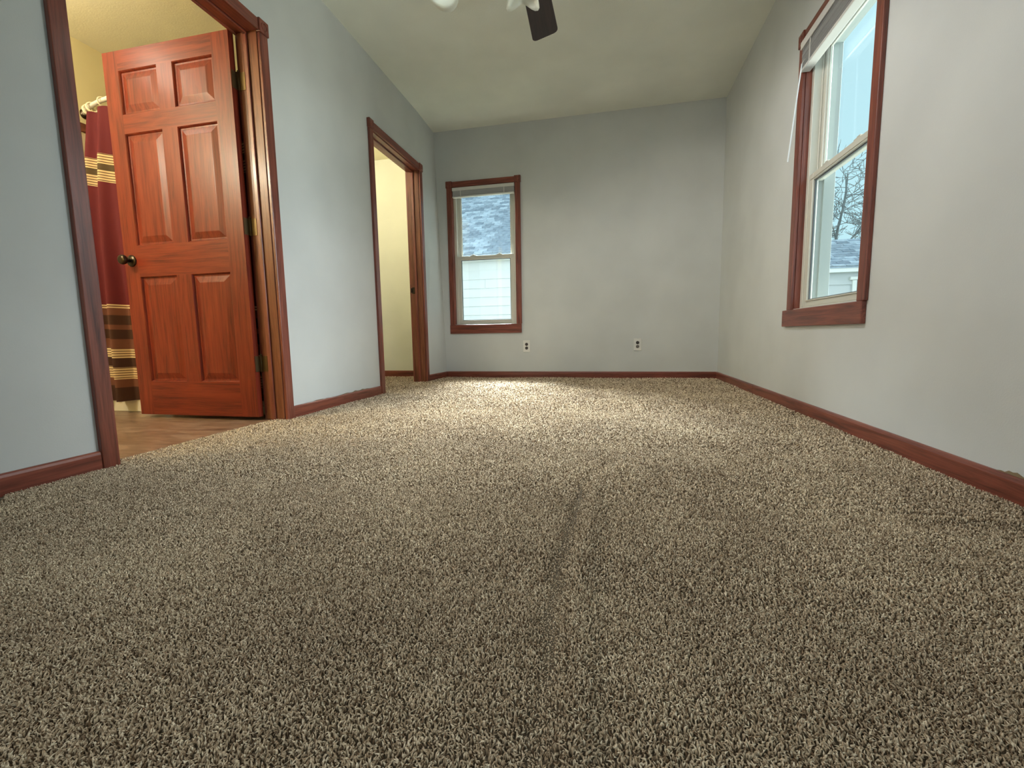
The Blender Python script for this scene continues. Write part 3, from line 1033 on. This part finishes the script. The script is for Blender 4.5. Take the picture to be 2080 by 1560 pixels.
def blind(name, B, i0, i1, f, zt, zs, zb, w0, w1, wand, label, slats):
    e = empty(name, f((i0 + i1) / 2, (w0 + w1) / 2, zt), label, 'window blind', None)
    a, b_ = i0 + 0.006, i1 - 0.006
    mb = B(a, b_, w0, w1, zs, zt, 0.002)
    B(a, b_, w0 - 0.006, w0, zs - 0.004, zt + 0.001, 0.001, mb)
    build('headrail', mb, M['blind'], e)
    n = slats
    mb = MB()
    for k in range(n):
        z = zb + 0.016 + (zs - zb - 0.016) * (k + 0.5) / n
        B(a + 0.003 + random.uniform(0, 0.002), b_ - 0.003, w0 + 0.001 + random.uniform(0, 0.003), w1 - 0.003, z - 0.0011, z + 0.0011, 0, mb)
    build('slat_stack', mb, M['slat'], e, kind='stuff', label='raised stack of thin slats, greyed with painted shade')
    build('bottom_rail', B(a + 0.002, b_ - 0.002, w0 - 0.001, w1 - 0.004, zb, zb + 0.014, 0.003, None, 2), M['blind'], e)
    for q in (0.14, 0.84):
        u = a + (b_ - a) * q
        build('ladder_cord', B(u - 0.004, u + 0.004, w0 - 0.003, w0 + 0.001, zb - 0.002, zs), M['blind'], e)
    if wand:
        p, q = wand
        mbw = MB().tube([p, q], [0.0035, 0.0042], 6)
        build('tilt_wand', mbw, M['wand'], e, label='clear plastic tilt wand')
        hk = MB().tube([p, (Vector(p) + Vector((0.012, 0.0, 0.02))), (Vector(p) + Vector((0.024, 0.0, 0.026)))], 0.002, 6)
        build('wand_hook', hk, M['blind'], e)
    return e


blind('window_blind', BF, f0, f1, fF, 1.999, 1.972, 1.902, -0.012, 0.026, None, 'white mini blind pulled up at the top of the small window', 26)
blind('window_blind', BR_, g0, g1, fR, 1.999, 1.966, 1.848, -0.030, 0.020, ((R - 0.045, 2.80, 1.868), (R - 0.075, 2.845, 1.385)), 'white mini blind pulled up in the tall window, wand hanging', 30)


# ------------------------------------------------------------------ outlets
def outlet(x, z, lower_mat, label):
    e = empty('wall_outlet', (x, D, z), label, 'outlet', 'duplex outlets on the far wall')
    pw, ph = 0.0375, 0.0615
    build('cover_plate', MB().box(x - pw, x + pw, D - 0.007, D, z - ph, z + ph, 0.003, 2), M['plate'], e)
    for dz, m in ((0.0195, M['socket']), (-0.0195, lower_mat)):
        mb = MB().lathe((x, D - 0.0065, z + dz), (0, -1, 0), [(0, 0.0165), (0.002, 0.0165), (0.003, 0.0155)], 22)
        s = build('socket', mb, m, e, label='dark round socket face')
        sl = MB()
        for dx in (-0.006, 0.006):
            sl.box(x + dx - 0.0011, x + dx + 0.0011, D - 0.0102, D - 0.0092, z + dz - 0.001, z + dz + 0.007)
        build('socket_slot', sl, M['slot'], s)
    build('plate_screw', MB().lathe((x, D - 0.0068, z), (0, -1, 0), [(0, 0.003), (0.001, 0.0028), (0.0015, 0.001)], 10), M['plate'], e)


outlet(-0.8395, 0.332, M['socket'], 'white duplex outlet with two dark sockets, beside the small window')
outlet(0.294, 0.336, M['socket2'], 'white duplex outlet with a paler lower socket, nearer the room corner')

# ------------------------------------------------------------------ ceiling fan
FXc, FYc, FZ = -0.39, 2.13, 2.285
fan = empty('ceiling_fan', (FXc, FYc, C), 'ceiling fan with dark wood blades and pointed glass shades', 'ceiling fan')
build('canopy', MB().lathe((FXc, FYc, C), (0, 0, -1), [(0, 0.070), (0.02, 0.068), (0.05, 0.045), (0.06, 0.02)], 28), M['fan_metal'], fan, smooth=True)
build('downrod', MB().tube([(FXc, FYc, C - 0.05), (FXc, FYc, FZ + 0.06)], 0.012, 14), M['fan_metal'], fan, smooth=True)
build('motor_housing', MB().lathe((FXc, FYc, FZ + 0.09), (0, 0, -1), [(0, 0.03), (0.012, 0.085), (0.03, 0.115), (0.075, 0.12), (0.10, 0.10), (0.125, 0.06), (0.17, 0.055)], 32), M['fan_metal'], fan, smooth=True)
for k in range(5):
    th = math.radians(90 + 72 * k)
    d = Vector((math.cos(th), math.sin(th), 0))
    s = Vector((-d.y, d.x, 0))
    tip, rt = 0.80, 0.20
    hw0, hw1, th_ = 0.062, 0.080, 0.006
    out = []
    rc = 0.028
    outline = [(rt, -hw0)]
    for q in range(5):
        a = -math.pi / 2 + q * math.pi / 8
        outline.append((tip - rc + rc * math.cos(a), -hw1 + rc + rc * math.sin(a)))
    for q in range(5):
        a = q * math.pi / 8
        outline.append((tip - rc + rc * math.cos(a), hw1 - rc + rc * math.sin(a)))
    outline.append((rt, hw0))
    mb = MB()
    c0 = Vector((FXc, FYc, FZ))
    tw = math.radians(-14)
    lo_, hi_ = [], []
    for r_, w_ in outline:
        p = c0 + d * r_ + s * (w_ * math.cos(tw)) + Vector((0, 0, w_ * math.sin(tw)))
        lo_.append(mb.bm.verts.new(p))
        hi_.append(mb.bm.verts.new(p + Vector((0, 0, th_))))
    mb.bm.faces.new(lo_); mb.bm.faces.new(hi_)
    for i in range(len(outline)):
        j = (i + 1) % len(outline)
        mb.bm.faces.new((lo_[i], lo_[j], hi_[j], hi_[i]))
    bl = build('fan_blade', mb, M['fan_blade'], fan, normals=True)
    br = MB().tube([c0 + d * 0.09, c0 + d * 0.15 + Vector((0, 0, -0.012)), c0 + d * 0.24 + Vector((0, 0, -0.006))], [0.012, 0.010, 0.016], 8)
    build('blade_iron', br, M['fan_metal'], bl, smooth=True)
build('light_kit', MB().lathe((FXc, FYc, FZ - 0.07), (0, 0, -1), [(0, 0.055), (0.03, 0.06), (0.07, 0.045), (0.09, 0.02), (0.10, 0.006)], 24), M['fan_metal'], fan, smooth=True)


def shade(c, size, rot, tilt_dir, hgt=0.11, sharp=6):
    """square flared glass shade whose rim hangs down to four points"""
    c = Vector(c)
    td = Vector(tilt_dir)
    n, m_ = 48, 7
    mb = MB()
    rings = []
    for j in range(m_ + 1):
        t = j / m_
        ring = []
        for k in range(n):
            a = 2 * math.pi * k / n
            corner = abs(math.cos(2 * a))              # 1 at the four corners
            rs = (0.30 + 0.70 * t ** 1.3) * size * 0.5
            rad = rs * (1.0 + 0.42 * corner ** sharp * t)
            z = hgt * (1 - t) + (0.030 * (1 - corner ** 1.5)) * t ** 2
            p = Vector((rad * math.cos(a + rot), rad * math.sin(a + rot), z))
            p += td * (1 - z / hgt) * 0.5
            ring.append(mb.bm.verts.new(c + p))
        rings.append(ring)
    for p, q in zip(rings, rings[1:]):
        for k in range(n):
            mb.bm.faces.new((p[k], p[(k + 1) % n], q[(k + 1) % n], q[k]))
    o = build('glass_shade', mb, M['shade'], fan, smooth=True, label='pale frosted glass shade with pointed rim')
    md = o.modifiers.new('thickness', 'SOLIDIFY')
    md.thickness = 0.003
    b = MB().lathe(c + Vector((0, 0, hgt * 0.95)), (0, 0, -1), [(0, 0.016), (0.02, 0.018), (0.045, 0.026), (0.065, 0.02), (0.075, 0.005)], 14)
    build('bulb', b, M['bulb'], o, smooth=True)
    arm = MB().tube([(FXc, FYc, FZ - 0.10), (Vector((FXc, FYc, FZ - 0.09)) + c + Vector((0, 0, hgt))) / 2 + Vector((0, 0, 0.02)), c + Vector((0, 0, hgt + 0.005))], [0.007, 0.006, 0.012], 8)
    build('shade_arm', arm, M['fan_metal'], fan, smooth=True)


shade((-0.395, 2.192, 2.0), 0.145, math.radians(57), (0, 0, 0))
shade((-0.755, 2.03, 2.0), 0.225, math.radians(86), (-0.02, 0, 0), sharp=1.4)
shade((-0.05, 2.085, 2.0), 0.150, math.radians(45), (0.02, 0, 0))
shade((-0.39, 1.86, 2.0), 0.150, math.radians(0), (0, -0.02, 0))

light('SPOT', 'fan_fill_spot', (FXc + 0.05, FYc + 0.05, 1.94), 47, (1.0, 0.985, 0.96), aim=(FXc + 0.65, FYc + 0.6, 0), spot_size=math.radians(168), spot_blend=0.5, shadow_soft_size=0.16)  # unseen fill below the shades, added to even out the room light

light('POINT', 'fan_fill_point', (-0.77, 2.03, 2.04), 2.0, (0.86, 1.0, 0.95), shadow_soft_size=0.02)  # added to brighten the left shade and upper walls, not a lit bulb

# ------------------------------------------------------------------ outside
GZ = -0.75
mb = MB().box(-14, 16, D + 0.15, 30, GZ - 0.05, GZ)
build('ground', mb, M['ground'], kind='structure', label='pale winter lawn outside the windows', cat='ground')


def shingle_mesh(w, l):
    bm = bmesh.new()
    vs = [bm.verts.new(p) for p in ((0, 0, 0.018), (w, 0, 0.018), (w, l, 0.0), (0, l, 0.0), (0, 0, 0.0), (w, 0, 0.0))]
    for f in ((0, 1, 2, 3), (4, 5, 1, 0), (4, 0, 3), (1, 5, 2)):
        bm.faces.new([vs[i] for i in f])
    me = bpy.data.meshes.new('shingle')
    bm.to_mesh(me)
    bm.free()
    me.materials.append(M['shingle'])
    return me


def roof(parent, x0, x1, ye, ze, ang, rows, expo, sw, near, z_under=0.03):
    """near = (x range) where each shingle is an object of its own; the rest of the field is joined"""
    org = ORG[parent.name]
    base = shingle_mesh(sw * 0.95, expo * 1.25)
    ca, sa = math.cos(ang), math.sin(ang)
    rest = MB()
    deck = MB()
    yl, zl = ye + rows * expo * ca, ze + rows * expo * sa
    deck.faces([(x0, ye, ze - 0.008), (x1, ye, ze - 0.008), (x1, yl, zl - 0.008), (x0, yl, zl - 0.008),
                (x0, ye, ze - z_under), (x1, ye, ze - z_under), (x1, yl, zl - z_under), (x0, yl, zl - z_under)],
               [(0, 1, 2, 3), (4, 7, 6, 5), (0, 4, 5, 1), (1, 5, 6, 2), (2, 6, 7, 3), (3, 7, 4, 0)])
    build('roof_deck', deck, M['shingle'], parent, normals=True)
    for r in range(rows):
        off = (r % 2) * sw * 0.5 + random.uniform(-0.04, 0.04)
        n = int((x1 - x0) / sw)
        for k in range(n):
            x = x0 + off + k * sw
            if x + sw > x1: continue
            d = r * expo + random.uniform(-0.006, 0.006)
            p = Vector((x, ye + d * ca, ze + d * sa))
            if near[0] <= x <= near[1]:
                o = bpy.data.objects.new('shingle', base)
                COL.objects.link(o)
                o.parent = parent
                o.location = p - org
                o.rotation_euler = (ang, 0, random.uniform(-0.006, 0.006))
            else:
                q = [p, p + Vector((sw * 0.97, 0, 0)), p + Vector((sw * 0.97, expo * 1.2 * ca, expo * 1.2 * sa)), p + Vector((0, expo * 1.2 * ca, expo * 1.2 * sa))]
                lift = Vector((0, -sa, ca)) * 0.018
                rest.faces([q[0] + lift, q[1] + lift, q[2], q[3], q[0], q[1]], [(0, 1, 2, 3), (4, 5, 1, 0)])
    build('shingle_field', rest, M['shingle'], parent, kind='stuff')


HY = 9.8
house = empty('neighbour_house', (-2.7, HY, GZ), 'white sided house with grey shingle roof, outside the small window', 'house')
build('house_wall', MB().box(-7.5, 1.5, HY + 0.02, HY + 5.5, GZ, 2.12), M['siding'], house)
z = GZ
row = 0
ztop = 1.916
zs = [ztop - 0.199 * k for k in range(0, 14)]
for k, zt in enumerate(zs):
    zb = zt - 0.199
    if zb < GZ: break
    joint = -2.72 if k == 1 else -2.72 + random.choice((-1.9, -1.4, 1.2, 1.7))
    for a, b_ in ((-5.5, joint - 0.002), (joint + 0.002, 0.3)):
        mb = MB().hexa([(a, HY - 0.022, zb - 0.004), (a, HY - 0.001, zt), (a, HY + 0.02, zb - 0.004), (a, HY + 0.02, zt),
                        (b_, HY - 0.022, zb - 0.004), (b_, HY - 0.001, zt), (b_, HY + 0.02, zb - 0.004), (b_, HY + 0.02, zt)])
        build('siding_board', mb, M['siding'], house)
for a, b_ in ((-5.5, 0.3),):
    build('siding_board', MB().box(a, b_, HY - 0.004, HY + 0.02, ztop, 2.12), M['siding'], house)
build('soffit', MB().box(-7.5, 1.5, HY - 0.3, HY + 0.02, 2.10, 2.12), M['fascia'], house)
build('fascia', MB().box(-7.5, 1.5, HY - 0.325, HY - 0.3, 2.085, 2.205), M['fascia'], house)
roof(house, -7.5, 1.5, HY - 0.345, 2.215, math.radians(38), 37, 0.114, 0.21, (-4.3, -2.6))

GY = 9.5
gar = empty('neighbour_garage', (4.3, GY, GZ), 'low white garage with a grey shingle roof, outside the tall window', 'garage')
build('garage_wall', MB().box(2.6, 7.5, GY + 0.02, GY + 2.0, GZ, 1.50), M['siding'], gar)
zt = 1.52
for k in range(8):
    zb = zt - 0.29 if k else 1.288
    if zb < GZ: break
    for a, b_ in ((2.6, 5.6), (5.604, 7.5)):
        mb = MB().hexa([(a, GY - 0.022, zb - 0.004), (a, GY - 0.001, zt), (a, GY + 0.02, zb - 0.004), (a, GY + 0.02, zt),
                        (b_, GY - 0.022, zb - 0.004), (b_, GY - 0.001, zt), (b_, GY + 0.02, zb - 0.004), (b_, GY + 0.02, zt)])
        build('siding_board', mb, M['siding'], gar)
    zt = zb
build('fascia', MB().box(2.5, 7.6, GY - 0.14, GY - 0.11, 1.500, 1.590), M['fascia'], gar)
build('soffit', MB().box(2.5, 7.6, GY - 0.11, GY + 0.02, 1.500, 1.520), M['fascia'], gar)
roof(gar, 2.5, 7.6, GY - 0.15, 1.602, math.radians(30), 12, 0.113, 0.22, (3.0, 6.2))
gw = build('garage_window', MB().box(4.43, 4.50, GY - 0.05, GY - 0.012, 0.55, 1.36, 0.004).box(5.0, 5.07, GY - 0.05, GY - 0.012, 0.55, 1.36, 0.004).box(4.38, 5.12, GY - 0.07, GY - 0.012, 1.36, 1.42, 0.006).box(4.43, 5.07, GY - 0.06, GY - 0.012, 0.50, 0.55, 0.004), M['fascia'], gar)
build('window_pane', MB().box(4.50, 5.0, GY - 0.03, GY - 0.02, 0.55, 1.36), M['gasket'], gw)

# bare tree behind the garage
tr_rng = random.Random(5)
tree = empty('bare_tree', (5.55, 13.0, GZ), 'leafless grey tree standing behind the garage', 'tree')


def limb(mb, p, d, length, rad, depth, twigs):
    n = 5
    pts, rads = [Vector(p)], [rad]
    dd = Vector(d).normalized()
    for i in range(n):
        dd = (dd + Vector((tr_rng.gauss(0, 0.11), tr_rng.gauss(0, 0.11), tr_rng.gauss(0.03, 0.09)))).normalized()
        pts.append(pts[-1] + dd * length / n)
        rads.append(rad * (1 - 0.55 * (i + 1) / n))
    mb.tube(pts, rads, 6 if rad > 0.02 else 4, cap=False)
    if depth == 0:
        return
    k = {4: 5, 3: 8, 2: 7, 1: 4}[depth]
    for c in range(k):
        t = 0.25 + 0.75 * (c + tr_rng.random()) / k
        i = min(int(t * n), n - 1)
        q = pts[i].lerp(pts[i + 1], t * n - i)
        base = (pts[i + 1] - pts[i]).normalized()
        side = Vector((tr_rng.gauss(0, 1), tr_rng.gauss(0, 1), tr_rng.gauss(0.15, 0.7))).normalized()
        nd = (base * 0.62 + side * 0.85).normalized()
        limb(twigs, q, nd, length * tr_rng.uniform(0.42, 0.58), max(rads[i] * 0.5, 0.007), depth - 1, twigs)


tb, tw_ = MB(), MB()
trunk_pts = [(5.55, 13.0, GZ), (5.53, 13.0, 0.6), (5.52, 13.0, 1.6), (5.50, 13.0, 2.3)]
tb.tube(trunk_pts, [0.16, 0.13, 0.11, 0.10], 10, cap=False)
build('trunk', tb, M['bark'], tree, smooth=True)
for (pp, dirv, ln, rd) in (((5.50, 13.0, 2.2), (0.42, -0.1, 1.0), 2.05, 0.036), ((5.47, 13.0, 2.2), (0.06, 0.2, 1.0), 1.3, 0.028), ((5.52, 13.0, 1.9), (0.95, 0.2, 0.55), 2.4, 0.028),
                           ((5.50, 13.0, 2.2), (-0.5, 0.2, 0.9), 1.3, 0.028), ((5.53, 13.0, 1.6), (1.0, 0.4, 0.35), 2.3, 0.026), ((5.50, 13.0, 2.0), (0.75, 0.5, 0.7), 1.9, 0.028)):
    bmb = MB()
    limb(bmb, pp, dirv, ln, rd, 3, tw_)
    build('branch', bmb, M['bark'], tree, smooth=True)
build('twigs', tw_, M['bark'], tree, smooth=True, kind='stuff')
